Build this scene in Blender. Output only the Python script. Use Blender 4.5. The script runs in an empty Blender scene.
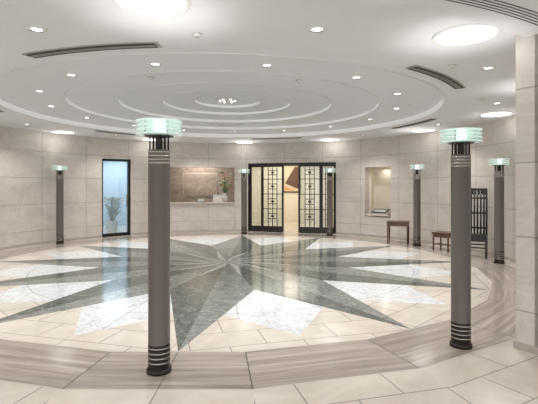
import bpy, math, random
from math import sin, cos, pi, radians, sqrt, atan2, degrees
random.seed(4)
CX, CY = -0.85, 8.8
F = 430.0; EYE = 1.55; HZ = 186.0
RW = 5.85; RO = 6.1; ZC = 3.0
sc = bpy.context.scene

def ang(px):
    k = (px-269)/F
    a = k*k+1; b = -2*k*CX-2*CY; c = CX*CX+CY*CY-RW*RW
    Y = (-b+sqrt(b*b-4*a*c))/(2*a)
    return degrees(atan2(Y-CY, k*Y-CX))
def P(r, a, z=0.0):
    a = radians(a); return (CX+r*cos(a), CY+r*sin(a), z)

# ---------------------------------------------------------------- materials
def newmat(name):
    m = bpy.data.materials.new(name); m.use_nodes = True
    nt = m.node_tree; b = nt.nodes['Principled BSDF']; return m, nt, b
def simple(name, col, rough=0.5, metal=0.0, emit=None, es=0.0, trans=0.0, bump=0.0, var=0.08):
    m, nt, b = newmat(name)
    n = nt.nodes.new('ShaderNodeTexNoise'); n.inputs['Scale'].default_value = 6
    tc = nt.nodes.new('ShaderNodeTexCoord'); nt.links.new(tc.outputs['Object'], n.inputs['Vector'])
    r = nt.nodes.new('ShaderNodeValToRGB')
    r.color_ramp.elements[0].position = .3; r.color_ramp.elements[1].position = .7
    r.color_ramp.elements[0].color = (*[c*(1-var) for c in col], 1)
    r.color_ramp.elements[1].color = (*[min(1, c*(1+var)) for c in col], 1)
    nt.links.new(n.outputs['Fac'], r.inputs['Fac']); nt.links.new(r.outputs['Color'], b.inputs['Base Color'])
    b.inputs['Roughness'].default_value = rough; b.inputs['Metallic'].default_value = metal
    b.inputs['Transmission Weight'].default_value = trans
    if emit: 
        b.inputs['Emission Color'].default_value = (*emit, 1); b.inputs['Emission Strength'].default_value = es
    return m
def marble(name, cols, scale=2.0, rough=0.2, stretch=(1, 1, 1), brick=None, distort=1.5, pos=(.3, .5, .7), coord='UV', vein=None, mortar=0.6, msize=.008, offset=0.0, spec=0.5, c2=.92):
    m, nt, b = newmat(name); L = nt.links
    tc = nt.nodes.new('ShaderNodeTexCoord')
    mp = nt.nodes.new('ShaderNodeMapping'); mp.inputs['Scale'].default_value = stretch
    L.new(tc.outputs[coord], mp.inputs['Vector'])
    n = nt.nodes.new('ShaderNodeTexNoise'); n.inputs['Scale'].default_value = scale
    n.inputs['Detail'].default_value = 8; n.inputs['Distortion'].default_value = distort; n.inputs['Roughness'].default_value = .62
    L.new(mp.outputs['Vector'], n.inputs['Vector'])
    r = nt.nodes.new('ShaderNodeValToRGB'); e = r.color_ramp.elements
    e[0].position = pos[0]; e[0].color = (*cols[0], 1)
    e[1].position = pos[2]; e[1].color = (*cols[2], 1)
    x = e.new(pos[1]); x.color = (*cols[1], 1)
    L.new(n.outputs['Fac'], r.inputs['Fac']); out = r.outputs['Color']
    if vein:
        n2 = nt.nodes.new('ShaderNodeTexNoise'); n2.inputs['Scale'].default_value = vein[0]; n2.inputs['Detail'].default_value = 6
        n2.inputs['Distortion'].default_value = 2.0
        L.new(mp.outputs['Vector'], n2.inputs['Vector'])
        r2 = nt.nodes.new('ShaderNodeValToRGB'); q = r2.color_ramp.elements
        q[0].position = .46; q[0].color = (0, 0, 0, 1); q[1].position = .54; q[1].color = (0, 0, 0, 1)
        y = q.new(.5); y.color = (vein[2],)*3+(1,)
        L.new(n2.outputs['Fac'], r2.inputs['Fac'])
        mx = nt.nodes.new('ShaderNodeMixRGB'); mx.inputs['Color2'].default_value = (*vein[1], 1)
        L.new(r2.outputs['Color'], mx.inputs['Fac']); L.new(out, mx.inputs['Color1']); out = mx.outputs['Color']
    if brick:
        bt = nt.nodes.new('ShaderNodeTexBrick'); bt.offset = offset; bt.squash = 1
        bt.inputs['Scale'].default_value = 1; bt.inputs['Brick Width'].default_value = brick[0]; bt.inputs['Row Height'].default_value = brick[1]
        bt.inputs['Mortar Size'].default_value = msize; bt.inputs['Mortar Smooth'].default_value = 0
        bt.inputs['Color1'].default_value = (1, 1, 1, 1); bt.inputs['Color2'].default_value = (c2, c2, c2, 1)
        bt.inputs['Mortar'].default_value = (mortar,)*3+(1,)
        L.new(tc.outputs[coord], bt.inputs['Vector'])
        mx = nt.nodes.new('ShaderNodeMixRGB'); mx.blend_type = 'MULTIPLY'; mx.inputs['Fac'].default_value = 1
        L.new(out, mx.inputs['Color1']); L.new(bt.outputs['Color'], mx.inputs['Color2']); out = mx.outputs['Color']
    L.new(out, b.inputs['Base Color']); b.inputs['Roughness'].default_value = rough
    b.inputs['Specular IOR Level'].default_value = spec
    return m

M_WALL = marble('wall_marble', [(.60, .545, .50), (.665, .61, .56), (.725, .675, .625)], 1.3, .38, (1, 1.3, 1), (1.3, .7), vein=(1.6, (.77, .74, .70), .35), mortar=.62, msize=.007, c2=.95, spec=.35)
M_CREAM = marble('cream_stone', [(.55, .49, .42), (.63, .57, .50), (.70, .65, .58)], 1.2, .15, (1, 1, 1), (.75, .42), offset=.5, mortar=.5, msize=.006, spec=.42)
M_WHITE = marble('white_marble', [(.50, .53, .56), (.70, .73, .76), (.83, .86, .89)], 7, .14, pos=(.28, .47, .65), vein=(8, (.42, .45, .48), .7), brick=(.9, .9))
M_DARK = marble('dark_grey_green_marble', [(.045, .056, .051), (.09, .105, .096), (.19, .21, .195)], 5, .14, vein=(6, (.33, .36, .33), .45), pos=(.3, .55, .8), spec=.42)
M_MID = marble('grey_marble', [(.12, .135, .126), (.19, .205, .195), (.31, .325, .31)], 5, .14, vein=(6, (.45, .46, .44), .5), pos=(.3, .55, .8), spec=.42)
M_LITE = marble('light_grey_marble', [(.30, .31, .305), (.42, .43, .42), (.54, .545, .53)], 5, .14)
M_BROWN = marble('wood_grain_travertine', [(.25, .21, .175), (.36, .31, .265), (.49, .435, .38)], 2.2, .13, (.35, 6, 1), distort=.8, pos=(.3, .5, .7), brick=(30, 30))
M_RECEP = marble('reception_marble', [(.25, .20, .16), (.36, .30, .25), (.47, .41, .35)], 2.0, .3, coord='Object', stretch=(1, 1, 3))
M_CEIL = simple('white_ceiling_paint', (.80, .805, .825), .6, var=.01)
M_RISER_GLOW = simple('glowing_riser_paint', (.85, .85, .85), .6, emit=(1, .99, .98), es=.16, var=.01)  # emission added to the step risers to brighten the dome
M_PLAST = simple('cream_plaster', (.80, .74, .62), .6, var=.02)
M_BLUE = simple('cool_plaster', (.55, .66, .75), .5, var=.03)
M_SHAFT = simple('taupe_metal', (.17, .152, .142), .42, .45, var=.03)
M_SHAFTD = simple('dark_bronze', (.035, .03, .028), .35, .6)
M_CHROME = simple('polished_nickel', (.50, .47, .43), .25, 1.0)
M_GLASS = simple('mint_glass', (.84, .96, .91), .15, 0, (.80, .96, .90), .12, trans=.4, var=.02)
M_GLOW = simple('frosted_lamp', (.95, 1, .97), .5, 0, (.95, 1, .97), .5)
M_EM = simple('downlight_lens', (1, 1, 1), .5, 0, (1, .98, .94), 8)
M_EMB = simple('dish_uplight_glow', (1, 1, 1), .5, 0, (1, .99, .97), 2.6)  # emission stands in for column uplight falling on the ceiling dish
M_TRIM = simple('white_enamel', (.78, .78, .78), .35, var=.01)
M_SLOT = simple('vent_dark', (.05, .045, .04), .6)
M_SLOTE = simple('vent_frame', (.45, .42, .38), .4, .3)
M_BLACK = simple('black_lacquer', (.012, .012, .013), .28)
M_WOOD = simple('walnut_wood', (.11, .055, .032), .35, var=.25)
M_BASE = simple('base_stone', (.48, .43, .38), .3)
M_LEAF = simple('leaf_green', (.10, .22, .08), .5)
M_PALE = simple('leaf_silver', (.42, .50, .50), .5)
M_PETAL = simple('petal_white', (.85, .78, .72), .5)
M_PETR = simple('petal_orange', (.72, .28, .12), .5)
M_VASE = simple('ceramic_vase', (.55, .52, .48), .2)
M_ART = simple('art_paper', (.60, .50, .36), .7)
M_ARTD = simple('art_brown', (.12, .06, .04), .6)
M_PAPER = simple('paper_white', (.8, .8, .78), .6)

def glassmat():
    m, nt, b = newmat('clear_glass'); L = nt.links
    out = nt.nodes['Material Output']
    t = nt.nodes.new('ShaderNodeBsdfTransparent'); t.inputs['Color'].default_value = (.90, .94, .95, 1)
    g = nt.nodes.new('ShaderNodeBsdfGlossy'); g.inputs['Roughness'].default_value = .03
    x = nt.nodes.new('ShaderNodeMixShader'); x.inputs['Fac'].default_value = .1
    L.new(t.outputs[0], x.inputs[1]); L.new(g.outputs[0], x.inputs[2]); L.new(x.outputs[0], out.inputs['Surface'])
    return m
M_CLEAR = glassmat()

# ---------------------------------------------------------------- mesh builder
class MB:
    def __init__(s): s.v = []; s.f = []; s.m = []; s.uv = []; s.mats = []; s.sm = []
    def mi(s, mat):
        if mat not in s.mats: s.mats.append(mat)
        return s.mats.index(mat)
    def face(s, pts, mat, uvs=None, smooth=False):
        b = len(s.v); s.v += [tuple(p) for p in pts]; s.f.append(list(range(b, b+len(pts))))
        s.m.append(s.mi(mat)); s.uv.append(uvs or [(p[0], p[1]) for p in pts]); s.sm.append(smooth)
    def box(s, c, d, mat, rot=0, tilt=None):
        x, y, z = c; a, b_, h = d[0]/2, d[1]/2, d[2]/2; ca, sa = cos(rot), sin(rot)
        q = []
        for i, j, k in ((-1,-1,-1),(1,-1,-1),(1,1,-1),(-1,1,-1),(-1,-1,1),(1,-1,1),(1,1,1),(-1,1,1)):
            u, v, w = i*a, j*b_, k*h
            if tilt:
                v, w = v*cos(tilt)-w*sin(tilt), v*sin(tilt)+w*cos(tilt)
            q.append((x+u*ca-v*sa, y+u*sa+v*ca, z+w))
        for idx, ax in (((0,3,2,1),'z'),((4,5,6,7),'z'),((0,1,5,4),'y'),((1,2,6,5),'x'),((2,3,7,6),'y'),((3,0,4,7),'x')):
            pts = [q[i] for i in idx]
            uv = [((p[0]+p[1] if ax != 'z' else p[0]), (p[2]-.37 if ax != 'z' else p[1])) for p in pts]
            s.face(pts, mat, uv)
    def patch(s, a0, a1, z0, z1, mat, r0=RW, r1=RO, step=2.0):
        n = max(1, int(abs(a1-a0)/step+.5)); 
        A = [a0+(a1-a0)*i/n for i in range(n+1)]
        def U(a): return radians(a)*RW
        for i in range(n):
            a, b = A[i], A[i+1]
            s.face([P(r0,b,z0),P(r0,a,z0),P(r0,a,z1),P(r0,b,z1)], mat, [(U(b),z0-.37),(U(a),z0-.37),(U(a),z1-.37),(U(b),z1-.37)])
            s.face([P(r1,a,z0),P(r1,b,z0),P(r1,b,z1),P(r1,a,z1)], mat, [(U(a),z0-.37),(U(b),z0-.37),(U(b),z1-.37),(U(a),z1-.37)])
            s.face([P(r0,a,z1),P(r1,a,z1),P(r1,b,z1),P(r0,b,z1)], mat, [(U(a),r0),(U(a),r1),(U(b),r1),(U(b),r0)])
            s.face([P(r0,a,z0),P(r0,b,z0),P(r1,b,z0),P(r1,a,z0)], mat, [(U(a),r0),(U(b),r0),(U(b),r1),(U(a),r1)])
        for a, fl in ((a0, 0), (a1, 1)):
            pts = [P(r0,a,z0),P(r1,a,z0),P(r1,a,z1),P(r0,a,z1)]
            uv = [(r0-RW+.3,z0-.37),(r1-RW+.3,z0-.37),(r1-RW+.3,z1-.37),(r0-RW+.3,z1-.37)]
            if fl: pts.reverse(); uv.reverse()
            s.face(pts, mat, uv)
    def lathe(s, c, prof, mat, seg=32, cap=True):
        x, y = c[0], c[1]; z0 = c[2] if len(c) > 2 else 0
        for i in range(len(prof)-1):
            (ra, za), (rb, zb) = prof[i][:2], prof[i+1][:2]
            mt = prof[i][2] if len(prof[i]) > 2 else mat
            for k in range(seg):
                t0, t1 = 2*pi*k/seg, 2*pi*(k+1)/seg
                p = [(x+ra*cos(t0),y+ra*sin(t0),z0+za),(x+ra*cos(t1),y+ra*sin(t1),z0+za),(x+rb*cos(t1),y+rb*sin(t1),z0+zb),(x+rb*cos(t0),y+rb*sin(t0),z0+zb)]
                if ra < 1e-6: p = [p[0], p[2], p[3]]
                elif rb < 1e-6: p = [p[0], p[1], p[2]]
                s.face(p, mt, smooth=(abs(zb-za) > 1e-4 and ra > 0 and rb > 0))
    def rod(s, a, b, r, mat, seg=8, r2=None):
        from mathutils import Vector
        a = Vector(a); b = Vector(b); d = (b-a).normalized()
        u = d.orthogonal().normalized(); w = d.cross(u); r2 = r if r2 is None else r2
        A = [a+(u*cos(2*pi*i/seg)+w*sin(2*pi*i/seg))*r for i in range(seg)]
        B = [b+(u*cos(2*pi*i/seg)+w*sin(2*pi*i/seg))*r2 for i in range(seg)]
        for i in range(seg):
            j = (i+1) % seg; s.face([A[i],A[j],B[j],B[i]], mat, smooth=True)
        s.face(A[::-1], mat); s.face(B, mat)
    def mesh(s, name, weld=True):
        me = bpy.data.meshes.new(name); me.from_pydata(s.v, [], s.f)
        for m in s.mats: me.materials.append(m)
        uvl = me.uv_layers.new(name='UVMap'); li = 0
        for p, f in enumerate(s.f):
            me.polygons[p].material_index = s.m[p]; me.polygons[p].use_smooth = s.sm[p]
            for k in range(len(f)): uvl.data[li].uv = s.uv[p][k]; li += 1
        if weld:
            import bmesh
            bm = bmesh.new(); bm.from_mesh(me); bmesh.ops.remove_doubles(bm, verts=bm.verts, dist=1e-5)
            bm.to_mesh(me); bm.free()
        me.update(); return me
    def obj(s, name, parent=None, loc=(0,0,0), rotz=0, weld=True):
        o = bpy.data.objects.new(name, s.mesh(name, weld)); sc.collection.objects.link(o)
        o.location = loc; o.rotation_euler[2] = rotz
        if parent: o.parent = parent
        return o

def light(name, kind, loc, energy, col=(1, .96, .9), size=.1, rot=(0,0,0), spot=120, blend=.6, parent=None):
    l = bpy.data.lights.new(name, kind); l.energy = energy; l.color = col
    if kind == 'AREA': l.shape = 'DISK'; l.size = size
    else: l.shadow_soft_size = size
    if kind == 'SPOT': l.spot_size = radians(spot); l.spot_blend = blend
    o = bpy.data.objects.new(name, l); sc.collection.objects.link(o); o.location = loc; o.rotation_euler = rot
    if parent:
        o.parent = parent
    return o

# ---------------------------------------------------------------- floor
fl = MB()
R1, R2, RF = 4.78, 5.52, 13.0
Q = cos(radians(7.5))
def pol(r, a): return P(r, a, 0)
def mkUV(am, off):
    am = radians(am)
    def UV(p):
        x, y = p[0]-CX, p[1]-CY
        return (-x*sin(am)+y*cos(am)+off, x*cos(am)+y*sin(am))
    return UV
def addp(pts, mat, UV):
    ar = sum(pts[i][0]*pts[(i+1)%len(pts)][1]-pts[(i+1)%len(pts)][0]*pts[i][1] for i in range(len(pts)))
    if ar < 0: pts = pts[::-1]
    fl.face(pts, mat, [UV(p) for p in pts])
for k in range(24):
    a0 = -90+15*k; a1 = a0+15
    col, mid = (a0, a1) if k % 2 == 0 else (a1, a0)
    UV = mkUV((a0+a1)/2, k*1.7)
    T = pol(R1, col); N = pol(2.45, mid); t = pol(1.5, mid); n = pol(.5, col); O = pol(0, 0)
    s = .52; S = tuple(N[i]+(T[i]-N[i])*s for i in range(3)); K = pol(4.5, mid); Rm = pol(R1, mid); Rc = pol(R1/Q, (col+mid)/2)
    addp([O, n, t], M_LITE if k % 2 else M_MID, UV)
    addp([n, T, S, N, t], M_DARK if k % 2 else M_MID, UV)
    addp([N, S, K], M_WHITE, UV)
    addp([S, T, Rc, Rm, K], M_CREAM, mkUV(mid, mid*.1))
    # border slabs and surrounding paving
    am = -90+15*k; b0, b1 = am-7.5, am+7.5
    UV = mkUV(am, k*1.9)
    addp([pol(R1/Q, b0), pol(R1, am), pol(R1/Q, b1), pol(R2/Q, b1), pol(R2/Q, b0)], M_BROWN, UV)
    addp([pol(R2/Q, b0), pol(R2/Q, b1), pol(RF/Q, b1), pol(RF/Q, b0)], M_CREAM, UV)
fl.obj('floor')
inl = MB()
def strip(a, b, w, mat):
    dx, dy = b[0]-a[0], b[1]-a[1]; l = math.hypot(dx, dy); nx, ny = -dy/l*w/2, dx/l*w/2; z = .0008
    inl.face([(a[0]-nx,a[1]-ny,z),(b[0]-nx,b[1]-ny,z),(b[0]+nx,b[1]+ny,z),(a[0]+nx,a[1]+ny,z)], mat)
for k in range(24):
    a0 = -97.5+15*k
    strip(pol(R1/Q, a0), pol(R2/Q, a0), .010, M_SLOT)
    strip(pol(R2/Q, a0), pol(R2/Q, a0+15), .008, M_SLOTE)
    strip(pol(R1/Q, a0), pol(R1/Q, a0+15), .008, M_SLOTE)
inl.obj('trim_floor_inlay')

# ---------------------------------------------------------------- walls
aN1, aN0 = ang(391), ang(365)
aD1, aD0 = ang(336), ang(248)
aR1, aR0 = ang(234.5), ang(169.5)
aG1, aG0 = ang(131), ang(102)
AP = -55.6; AQ = 236.0
w = MB()
w.patch(AP, aN1, 0, ZC, M_WALL)
w.obj('wall_right')
w = MB()
w.patch(aN1, aN0, 0, .61, M_WALL); w.patch(aN1, aN0, 2.12, ZC, M_WALL)
w.patch(aN0, aD1, 0, ZC, M_WALL)
w.patch(aD1, aD0, 2.32, ZC, M_WALL)
w.patch(aD0, aR1, 0, ZC, M_WALL)
w.patch(aR1, aR0, 2.18, ZC, M_WALL)
w.patch(aR0, aG1, 0, ZC, M_WALL)
w.patch(aG1, aG0, 2.39, ZC, M_WALL)
# niche lining
w.patch(aN1-.6, aN0+.6, .5, 2.2, M_PLAST, 6.42, 6.47)
w.patch(aN1-.6, aN1, .5, 2.2, M_PLAST, 6.1, 6.42); w.patch(aN0, aN0+.6, .5, 2.2, M_PLAST, 6.1, 6.42)
w.patch(aN1, aN0, .55, .61, M_PLAST, 6.1, 6.42); w.patch(aN1, aN0, 2.12, 2.2, M_PLAST, 6.1, 6.42)
w.obj('wall_back')
w = MB(); w.patch(aG0, AQ, 0, ZC, M_WALL); w.obj('wall_left')
for nm, a, sgn in (('wall_pier_right', AP, 1), ('wall_pier_left', AQ, -1)):
    w = MB()
    w.patch(min(a, a+sgn*6), max(a, a+sgn*6), 0, 2.999, M_WALL, 5.68, 8.6)
    w.patch(min(a-sgn*.1, a+sgn*6.1), max(a-sgn*.1, a+sgn*6.1), 0, .07, M_BASE, 5.665, 8.6)
    w.obj(nm)
for nm, segs in (('baseboard_right', [(AP+6, aN1)]), ('baseboard_back', [(aN1, aN0), (aN0, aD1), (aD0, aR1), (aR0, aG1)]), ('baseboard_left', [(aG0, AQ-6)])):
    w = MB()
    for s0, s1 in segs: w.patch(s0, s1, 0, .07, M_BASE, RW-.012, RW)
    w.obj(nm)

# rooms behind
w = MB()
w.box((-2.65, 16.3, 1.3), (3.2, .1, 2.6), M_RECEP)
w.box((-4.25, 15.05, 1.3), (.1, 2.6, 2.6), M_RECEP); w.box((-1.08, 15.6, 1.3), (.1, 1.5, 2.6), M_RECEP)
w.obj('wall_reception')
w = MB()
w.box((1.05, 18.5, 1.3), (4.2, .1, 2.6), M_PLAST)
w.box((-.98, 16.7, 1.3), (.08, 3.7, 2.6), M_PLAST); w.box((3.15, 16, 1.3), (.1, 5.1, 2.6), M_PLAST)
w.obj('wall_corridor')
w = MB()
w.box((-5.9, 16.6, 1.3), (3.2, .1, 2.6), M_BLUE)
w.box((-7.4, 14.3, 1.3), (.1, 4.7, 2.6), M_BLUE); w.box((-4.34, 15.3, 1.3), (.06, 2.6, 2.6), M_BLUE)
w.obj('wall_side_room')
w = MB(); w.patch(38, 150, 2.6, 2.66, M_CEIL, 6.1, 12.5); w.obj('ceiling_back_rooms')
light('corridor_light', 'AREA', (.6, 16.9, 2.58), 58, (1, .92, .78), 2.6)
light('reception_light', 'AREA', (-2.6, 15.5, 2.58), 26, (1, .93, .84), 1.2)
light('side_room_light', 'AREA', (-5.9, 15.2, 2.58), 50, (.88, .95, 1), 2.2)
light('niche_light', 'AREA', P(6.25, (aN1+aN0)/2, 2.08), 1.0, (1, .94, .84), .2)

# ---------------------------------------------------------------- ceiling
c = MB()
def ringface(r0, r1, z, z2=None, mat=M_CEIL, n=120, a0=0, a1=360):
    z2 = z if z2 is None else z2
    for i in range(n):
        a = a0+(a1-a0)*i/n; b = a0+(a1-a0)*(i+1)/n
        c.face([P(r0,a,z),P(r0,b,z),P(r1,b,z2),P(r1,a,z2)], mat, smooth=(r0 == r1 or z != z2))
steps = [(6.15, 3.0), (4.1, 3.10), (3.0, 3.16), (2.1, 3.22), (1.28, 3.27), (.66, 3.32)]
for i, (r, z) in enumerate(steps):
    if i+1 < len(steps):
        rn, zn = steps[i+1]
        ringface(rn, r, z)
        ringface(rn, rn, z, zn, M_RISER_GLOW)  # riser glows by added emission
    else:
        ringface(0.001, r, z)
ringface(0.001, 6.2, 3.6)
c.obj('ceiling', weld=False)
t = MB()
for (r, z) in [(4.1, 3.0), (3.0, 3.10), (2.1, 3.16), (1.28, 3.22), (.66, 3.27)]:
    prof = [(r-.0, z+.002), (r, z-.014), (r+.04, z-.014), (r+.04, z+.002)]
    t.lathe((CX, CY), prof, M_TRIM, 120)
t.obj('trim_ceiling_rings')
c = MB()
for i in range(48):
    a = -128+i*76/48; b = a+76/48
    pa, pb = P(5.76, a, 2.95), P(5.76, b, 2.95)
    qa, qb = P(13, a, 2.95), P(13, b, 2.95)
    c.face([pa, pb, qb, qa], M_CEIL); c.face([pb, pa, (pa[0],pa[1],3.0), (pb[0],pb[1],3.0)], M_CEIL)
c.obj('ceiling_entrance')
g = MB()
for j in range(5):
    for i in range(150):
        a = -72+i*17/150; r = 5.98+j*.035
        x, y, z = P(r, a, 2.949)
        g.face([(x+.009*cos(q*pi/3), y+.009*sin(q*pi/3), z) for q in range(6)][::-1], M_SLOT)
g.obj('ceiling_perforated_vent', weld=False)
for k in range(6):
    m = -104+60*k; s = MB()
    s.patch(m-10.5, m+10.5, 2.99, 3.0, M_SLOTE, 4.33, 4.49); s.patch(m-10, m+10, 2.982, 2.992, M_SLOT, 4.35, 4.47)
    s.patch(m-10, m+10, 2.978, 2.984, M_SLOTE, 4.395, 4.405); s.patch(m-10, m+10, 2.978, 2.984, M_SLOTE, 4.425, 4.435)
    s.obj('ceiling_air_slot')

# ---------------------------------------------------------------- column lamps
lc = MB()
lc.lathe((0,0), [(0,0),(.103,0),(.103,.03),(.094,.035)], M_SHAFTD)
prof = [(.090,.035,M_SHAFTD)]
for z in (.085,.125,.165,.205):
    prof += [(.090,z,M_CHROME),(.093,z+.002,M_CHROME),(.093,z+.008,M_CHROME),(.090,z+.010,M_SHAFTD)]
prof += [(.090,.24,M_SHAFT)]
for z in (1.735,1.765,1.795,1.825):
    prof += [(.090,z,M_CHROME),(.093,z+.002,M_CHROME),(.093,z+.007,M_CHROME),(.090,z+.009,M_SHAFT)]
prof += [(.090,1.85,M_SHAFTD),(0,1.85,M_SHAFTD)]
lc.lathe((0,0), prof, M_SHAFT)
for i in range(10):
    q = 2*pi*i/10; lc.rod((.078*cos(q),.078*sin(q),1.85), (.078*cos(q),.078*sin(q),1.98), .006, M_SHAFTD, 6)
lc.lathe((0,0), [(.03,1.85),(.03,1.98)], M_SHAFTD, 16)
lc.lathe((0,0), [(0,1.962),(.12,1.962),(.12,1.968),(0,1.968)], M_SHAFTD)
for z in (1.972,2.008,2.044,2.080):
    lc.lathe((0,0), [(.05,z),(.187,z),(.19,z+.003),(.19,z+.010),(.187,z+.013),(.05,z+.013)], M_GLASS, 40)
lc.lathe((0,0), [(.05,1.97),(.05,2.09),(0,2.09)], M_GLOW, 20)
for i in range(4):
    q = pi/4+pi*i/2; lc.rod((.13*cos(q),.13*sin(q),1.968),(.13*cos(q),.13*sin(q),2.10),.008,M_CHROME,6)
lm = lc.mesh('lamp_column')
cols = [(-.92,3.6),(1.86,4.17),(3.84,6.2),(4.63,8.65),(3.82,11.1),(1.9,13.45),(-.81,13.95),(-3.55,13.25),(-5.64,11.6),(-6.15,8.8),(-5.4,6.1),(-3.6,4.25)]
for i, (x, y) in enumerate(cols):
    o = bpy.data.objects.new('lamp_column', lm); sc.collection.objects.link(o); o.location = (x, y, 0)
    light('uplight', 'SPOT', (0,0,2.12), 18 if i not in (3, 8, 9) else 9, (1, .985, .96), .06, (pi,0,0), 100, 1.0, parent=o)
    a = degrees(atan2(y-CY, x-CX)); r = 5.42
    px, py, _ = P(r, a)
    d = MB(); d.lathe((0,0), [(0,-.006),(.25,-.006),(.27,-.012,M_TRIM),(.30,-.012,M_TRIM),(.31,0,M_TRIM)], M_EMB, 48)
    d.obj('glowing_ceiling_dish', loc=(px, py, 3.0))  # not a lamp: emissive disc imitates the dish lit from the column below

dm = MB(); dm.lathe((0,0), [(0,-.004),(.05,-.004,M_CHROME),(.06,-.014,M_TRIM),(.085,-.012,M_TRIM),(.09,0,M_TRIM)], M_EM, 28)
dmm = dm.mesh('ceiling_downlight')
def down(r, a, z, e, spot=110):
    o = bpy.data.objects.new('ceiling_downlight', dmm); sc.collection.objects.link(o); o.location = P(r, a, z)
    light('bulb', 'SPOT', (0,0,-.03), e, (1, .98, .95), .05, (0,0,0), spot, .9, parent=o)
for k in range(12): down(5.0, -75+30*k, 3.0, 62, 125)
for k in range(15): down(3.4, -100+24*k, 3.10, 84, 125)
for (x, y) in ((-1.6, .9), (1.6, .9)):
    o = bpy.data.objects.new('ceiling_downlight', dmm); sc.collection.objects.link(o); o.location = (x, y, 2.95)
    light('bulb', 'SPOT', (0,0,-.03), 50, (1, .98, .95), .05, (0,0,0), 120, .8, parent=o)
cl = MB()
cl.lathe((0,0), [(0,-.03),(.24,-.03),(.26,0)], M_TRIM, 40)
for i in range(6):
    q = 2*pi*i/6; rr = .15
    cl.lathe((rr*cos(q), rr*sin(q)), [(0,-.04),(.012,-.04),(.015,-.03)], M_EM, 12)
cl.obj('ceiling_cluster_light', loc=(CX, CY, 3.32))
for r, a in ((4.7,-88),(4.75,-50),(4.7,-20),(2.6,-110),(2.6,-60),(3.6,-10),(4.7,-120),(5.3,10),(2.6,100)):
    z = 3.0 if r > 4.1 else (3.10 if r > 3 else 3.16)
    d = MB(); d.lathe((0,0), [(0,-.03),(.025,-.03,M_TRIM),(.03,-.015,M_TRIM),(.045,-.01),(.05,0)], M_SLOTE, 16)
    d.obj('smoke_detector', loc=P(r, a, z))

# ---------------------------------------------------------------- glass side door
def frame_between(a_lo, a_hi):
    A = P(5.97, a_hi); B = P(5.97, a_lo)
    L = math.hypot(B[0]-A[0], B[1]-A[1]); return A, B, L, atan2(B[1]-A[1], B[0]-A[0])
A, B, L, rz = frame_between(aG1, aG0)
d = MB(); H = 2.38; fw = .07
d.box((fw/2,0,H/2),(fw,.09,H),M_BLACK); d.box((L-fw/2,0,H/2),(fw,.09,H),M_BLACK); d.box((L/2,0,H-fw/2),(L-2*fw,.09,fw),M_BLACK)
d.box((L/2,0,.05),(L-2*fw,.07,.1),M_BLACK)
d.box((L-fw-.05,-.06,1.1),(.03,.03,.4),M_CHROME)
d.box((L/2,0,H/2),(L-2*fw,.012,H-.1),M_CLEAR)
d.obj('door_1', loc=A, rotz=rz)
pl = MB()
pl.lathe((0,0),[(0,0),(.16,0),(.2,.42),(.18,.42),(.17,.38),(0,.38)],M_PAPER,24)
for i in range(90):
    q = random.uniform(0,2*pi); rr = random.uniform(.05,.3); h = random.uniform(.5,1.1)
    p0 = (random.uniform(-.05,.05),random.uniform(-.05,.05),.38); p1 = (rr*cos(q),rr*sin(q),h)
    pl.rod(p0,p1,.005,M_PALE,5)
    ux,uy = -sin(q)*.05,cos(q)*.05; tip=(p1[0]*1.35,p1[1]*1.35,h+.1); md=((p1[0]+tip[0])/2,(p1[1]+tip[1])/2,h+.09)
    mt = M_PAPER if i%2 else M_PALE
    pl.face([p1,(md[0]+ux,md[1]+uy,md[2]),tip],mt); pl.face([p1,tip,(md[0]-ux,md[1]-uy,md[2])],mt)
pl.obj('potted_plant', loc=(-5.15,14.1,0), weld=False)

# ---------------------------------------------------------------- lattice doors
A, B, L, rz = frame_between(aD1, aD0)
H = 2.32; sx = L/88.0
root = bpy.data.objects.new('door_2', None); sc.collection.objects.link(root); root.location = A; root.rotation_euler[2] = rz
fr = MB()
fr.box((.03,0,H/2),(.06,.12,H),M_BLACK); fr.box((L-.03,0,H/2),(.06,.12,H),M_BLACK); fr.box((L/2,0,H-.035),(L-.12,.12,.07),M_BLACK)
fr.obj('frame', parent=root)
def leaf(x0, x1, y, name, lattice=True):
    d = MB(); W = x1-x0; f = .06; hh = H-.07
    d.box((x0+f/2,y,hh/2+.005),(f,.045,hh-.01),M_BLACK); d.box((x1-f/2,y,hh/2+.005),(f,.045,hh-.01),M_BLACK)
    d.box(((x0+x1)/2,y,hh-f/2),(W-2*f,.045,f),M_BLACK); d.box(((x0+x1)/2,y,.1),(W-2*f,.045,.2),M_BLACK)
    d.box(((x0+x1)/2,y,hh/2),(W-2*f,.008,hh-.1),M_CLEAR)
    if lattice:
        for k in (.30,.5,.70): d.box((x0+W*k,y-.012,hh/2+.05),(.024,.02,hh-.25),M_BLACK)
        for z in (.45,.62,.95,1.12,1.45,1.62,1.93,2.08):
            d.box(((x0+x1)/2,y-.012,z),(W*.40,.02,.022),M_BLACK)
        for z in (.78,1.28,1.78): d.box(((x0+x1)/2,y-.012,z),(W-2*f,.02,.022),M_BLACK)
        for z in (.535,1.035,1.535,2.0): d.box(((x0+x1)/2,y-.014,z),(.10,.02,.06),M_BLACK)
    d.obj(name, parent=root)
leaf(.06, 15*sx, .02, 'side_panel_left', False)
leaf(14.5*sx, 36.5*sx, -.035, 'sliding_leaf_left')
leaf(51*sx, 73*sx, -.035, 'sliding_leaf_right')
leaf(72.5*sx, L-.06, .02, 'side_panel_right')
d = MB(); d.box((0,0,0),(.74,.04,1.16),M_BLACK); d.box((0,-.022,0),(.66,.01,1.08),M_ART)
d.face([(x,-.03,z) for x,z in [(-.30,-.2),(.30,-.45),(.30,.5),(.12,.5)]], M_ARTD)
d.face([(x,-.031,z) for x,z in [(-.30,-.5),(.05,-.5),(-.30,-.32)]], M_PETR)
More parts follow.
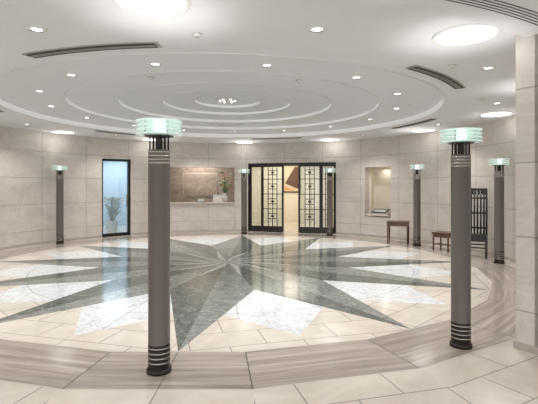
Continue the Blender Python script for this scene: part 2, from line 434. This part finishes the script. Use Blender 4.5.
d.obj('framed_artwork', loc=(.98,18.42,1.86))

# ---------------------------------------------------------------- reception counter
d = MB()
d.patch(aR1+.08, aR0-.08, 0, .96, M_WALL); d.patch(aR1+.08, aR0-.08, .96, 1.0, M_CREAM, RW-.06, RO+.25)
d.patch(aR1+.08, aR0-.08, 0, .07, M_BASE, RW-.012, RW); d.patch(aR1+.08, aR0-.08, .70, .74, M_BASE, RO, RO+.5)
d.obj('reception_counter')
d = MB(); d.box((0,0,0),(1.3,.03,.9),M_BASE); d.box((0,-.02,0),(1.2,.02,.8),M_RECEP); d.obj('reception_wall_panel', loc=(-2.6,16.24,1.6))
d = MB()
d.lathe((0,0),[(0,0),(.07,0),(.10,.08),(.11,.16),(.07,.26),(.055,.3),(.07,.32),(.055,.31),(.045,.26)],M_VASE,24)
for i in range(42):
    q=random.uniform(0,2*pi); rr=random.uniform(.05,.27); h=random.uniform(.45,.95)
    p1=(rr*cos(q),rr*sin(q),h); d.rod((0.02*cos(q),.02*sin(q),.28),p1,.004,M_LEAF,5)
    mt=(M_PETAL,M_PETR,M_LEAF,M_PETAL)[i%4]
    if mt is M_LEAF:
        tip=(p1[0]*1.3,p1[1]*1.3,h+.12); ux,uy=-sin(q)*.035,cos(q)*.035
        d.face([p1,(p1[0]*1.1+ux,p1[1]*1.1+uy,h+.07),tip,(p1[0]*1.1-ux,p1[1]*1.1-uy,h+.07)],mt)
    else:
        for k in range(6):
            t=2*pi*k/6; a=.045
            d.face([p1,(p1[0]+a*cos(t),p1[1]+a*sin(t),h+.025),(p1[0]+a*1.2*cos(t+.5),p1[1]+a*1.2*sin(t+.5),h+.045),(p1[0]+a*cos(t+1),p1[1]+a*sin(t+1),h+.025)],mt)
        d.lathe((p1[0],p1[1],h),[(0,0),(.02,.01),(.018,.03),(0,.035)],M_PETR,8)
d.obj('flower_vase', loc=P(5.97, ang(225), 1.0), weld=False)
d = MB(); d.box((0,0,.01),(.32,.2,.02),M_BLACK); d.box((0,.02,.06),(.22,.012,.1),M_PAPER); d.obj('counter_tray', loc=P(5.95, ang(201), 1.0))
d = MB(); d.box((0,0,.12),(.36,.2,.24),M_PAPER); d.box((0,-.105,.13),(.3,.01,.16),M_PETAL); d.box((0,0,.245),(.38,.22,.02),M_VASE)
d.obj('storage_box', loc=P(6.2, ang(219), 1.0))

# niche desk
am = (aN1+aN0)/2; p = P(6.0, am, .72)
d = MB(); d.box((0,.05,-.04),(.72,.5,.05),M_WALL); d.box((0,0,.05),(.62,.40,.03),M_BASE,tilt=radians(20)); d.box((0,-.01,.072),(.5,.30,.012),M_BLACK,tilt=radians(20))
for i in range(-2,3): d.box((i*.08,-.02,.08),(.05,.16,.01),M_PAPER,tilt=radians(20))
d.box((0,-.17,-.02),(.6,.03,.06),M_BASE)
d.obj('sloped_guide_desk', loc=p, rotz=radians(am-90))
p = P(6.38, aN1+1.2, 1.55)
d = MB(); d.box((0,0,0),(.14,.07,.24),M_BLACK); d.box((-.045,-.05,0),(.04,.04,.22),M_SHAFTD); d.box((.03,-.04,-.03),(.06,.01,.09),M_CHROME); d.obj('wall_phone', loc=p, rotz=radians(am-90))

# ---------------------------------------------------------------- furniture
def table(name, loc, w, dp, h, rot, mat, shelf=True):
    d = MB(); d.box((0,0,h-.02),(w,dp,.04),mat); d.box((0,0,h-.045),(w*.97,dp*.97,.01),mat)
    lx, ly = w/2-.03, dp/2-.03
    for i in (-1,1):
        for j in (-1,1): d.rod((i*lx,j*ly,h-.03),(i*(lx+.005),j*(ly+.005),0),.024,mat,10,.018)
    for i in (-1,1): d.box((0,i*ly,h-.08),(w-.07,.02,.08),mat); d.box((i*lx,0,h-.08),(.02,dp-.07,.08),mat)
    if shelf:
        for i in (-1,1): d.box((i*lx,0,.14),(.018,dp-.07,.022),mat)
        d.box((0,0,.14),(w-.07,.018,.022),mat)
    return d.obj(name, loc=loc, rotz=rot)
table('side_table', (3.5,11.65,0), .56, .46, .60, radians(-22), M_WOOD, False)
table('low_stool', (4.22,10.35,0), .42, .40, .44, radians(-50), M_WOOD)

def highchair(loc, rot):
    d = MB(); w=.40; dp=.40; sh=.45; H=1.5; b=M_BLACK
    d.box((0,0,sh),(w,dp,.05),b); d.box((0,-.01,sh+.035),(w-.05,dp-.06,.03),M_BLACK)
    for i in (-1,1):
        x=i*(w/2-.02)
        d.box((x,-dp/2+.02,sh/2-.01),(.042,.042,sh-.02),b)
        d.rod((x,dp/2-.02,0),(x,dp/2-.02,sh),.022,b,10)
        d.rod((x,dp/2-.02,sh),(x,dp/2+.03,H),.022,b,10,.018)
        d.box((x,0,.18),(.022,dp-.06,.03),b); d.box((x,0,.29),(.022,dp-.06,.03),b); d.box((x,0,sh-.06),(.024,dp-.05,.08),b)
    d.box((0,-dp/2+.02,.22),(w-.06,.022,.03),b); d.box((0,-dp/2+.02,sh-.06),(w-.06,.024,.08),b); d.box((0,dp/2-.02,.25),(w-.06,.022,.03),b)
    for k in range(5):
        x = -.128+.064*k
        y0 = dp/2-.02
        d.rod((x,y0,sh+.02),(x,y0+.045,H-.06),.025,b,4,.025)
    for z in (.62,.95,1.28): d.box((0,dp/2-.02+.05*(z-sh)/(H-sh),z),(w-.04,.03,.04),b)
    d.box((0,dp/2+.026,H-.07),(w-.01,.03,.14),b)
    return d.obj('high_back_chair', loc=loc, rotz=rot)
highchair((4.56,9.42,0), radians(-28))

# ---------------------------------------------------------------- world + camera
wd = bpy.data.worlds.new('World'); sc.world = wd; wd.use_nodes = True
bg = wd.node_tree.nodes['Background']; bg.inputs['Color'].default_value = (.98, .985, 1, 1); bg.inputs['Strength'].default_value = 1.3
cam = bpy.data.cameras.new('camera'); co = bpy.data.objects.new('camera', cam); sc.collection.objects.link(co)
co.location = (0,0,EYE); co.rotation_euler = (pi/2,0,0); cam.sensor_width = 36; cam.lens = F/538*36; cam.shift_y = -16/538
cam.clip_start = .05
sc.camera = co
sc.view_settings.view_transform = 'Standard'; sc.view_settings.exposure = .38
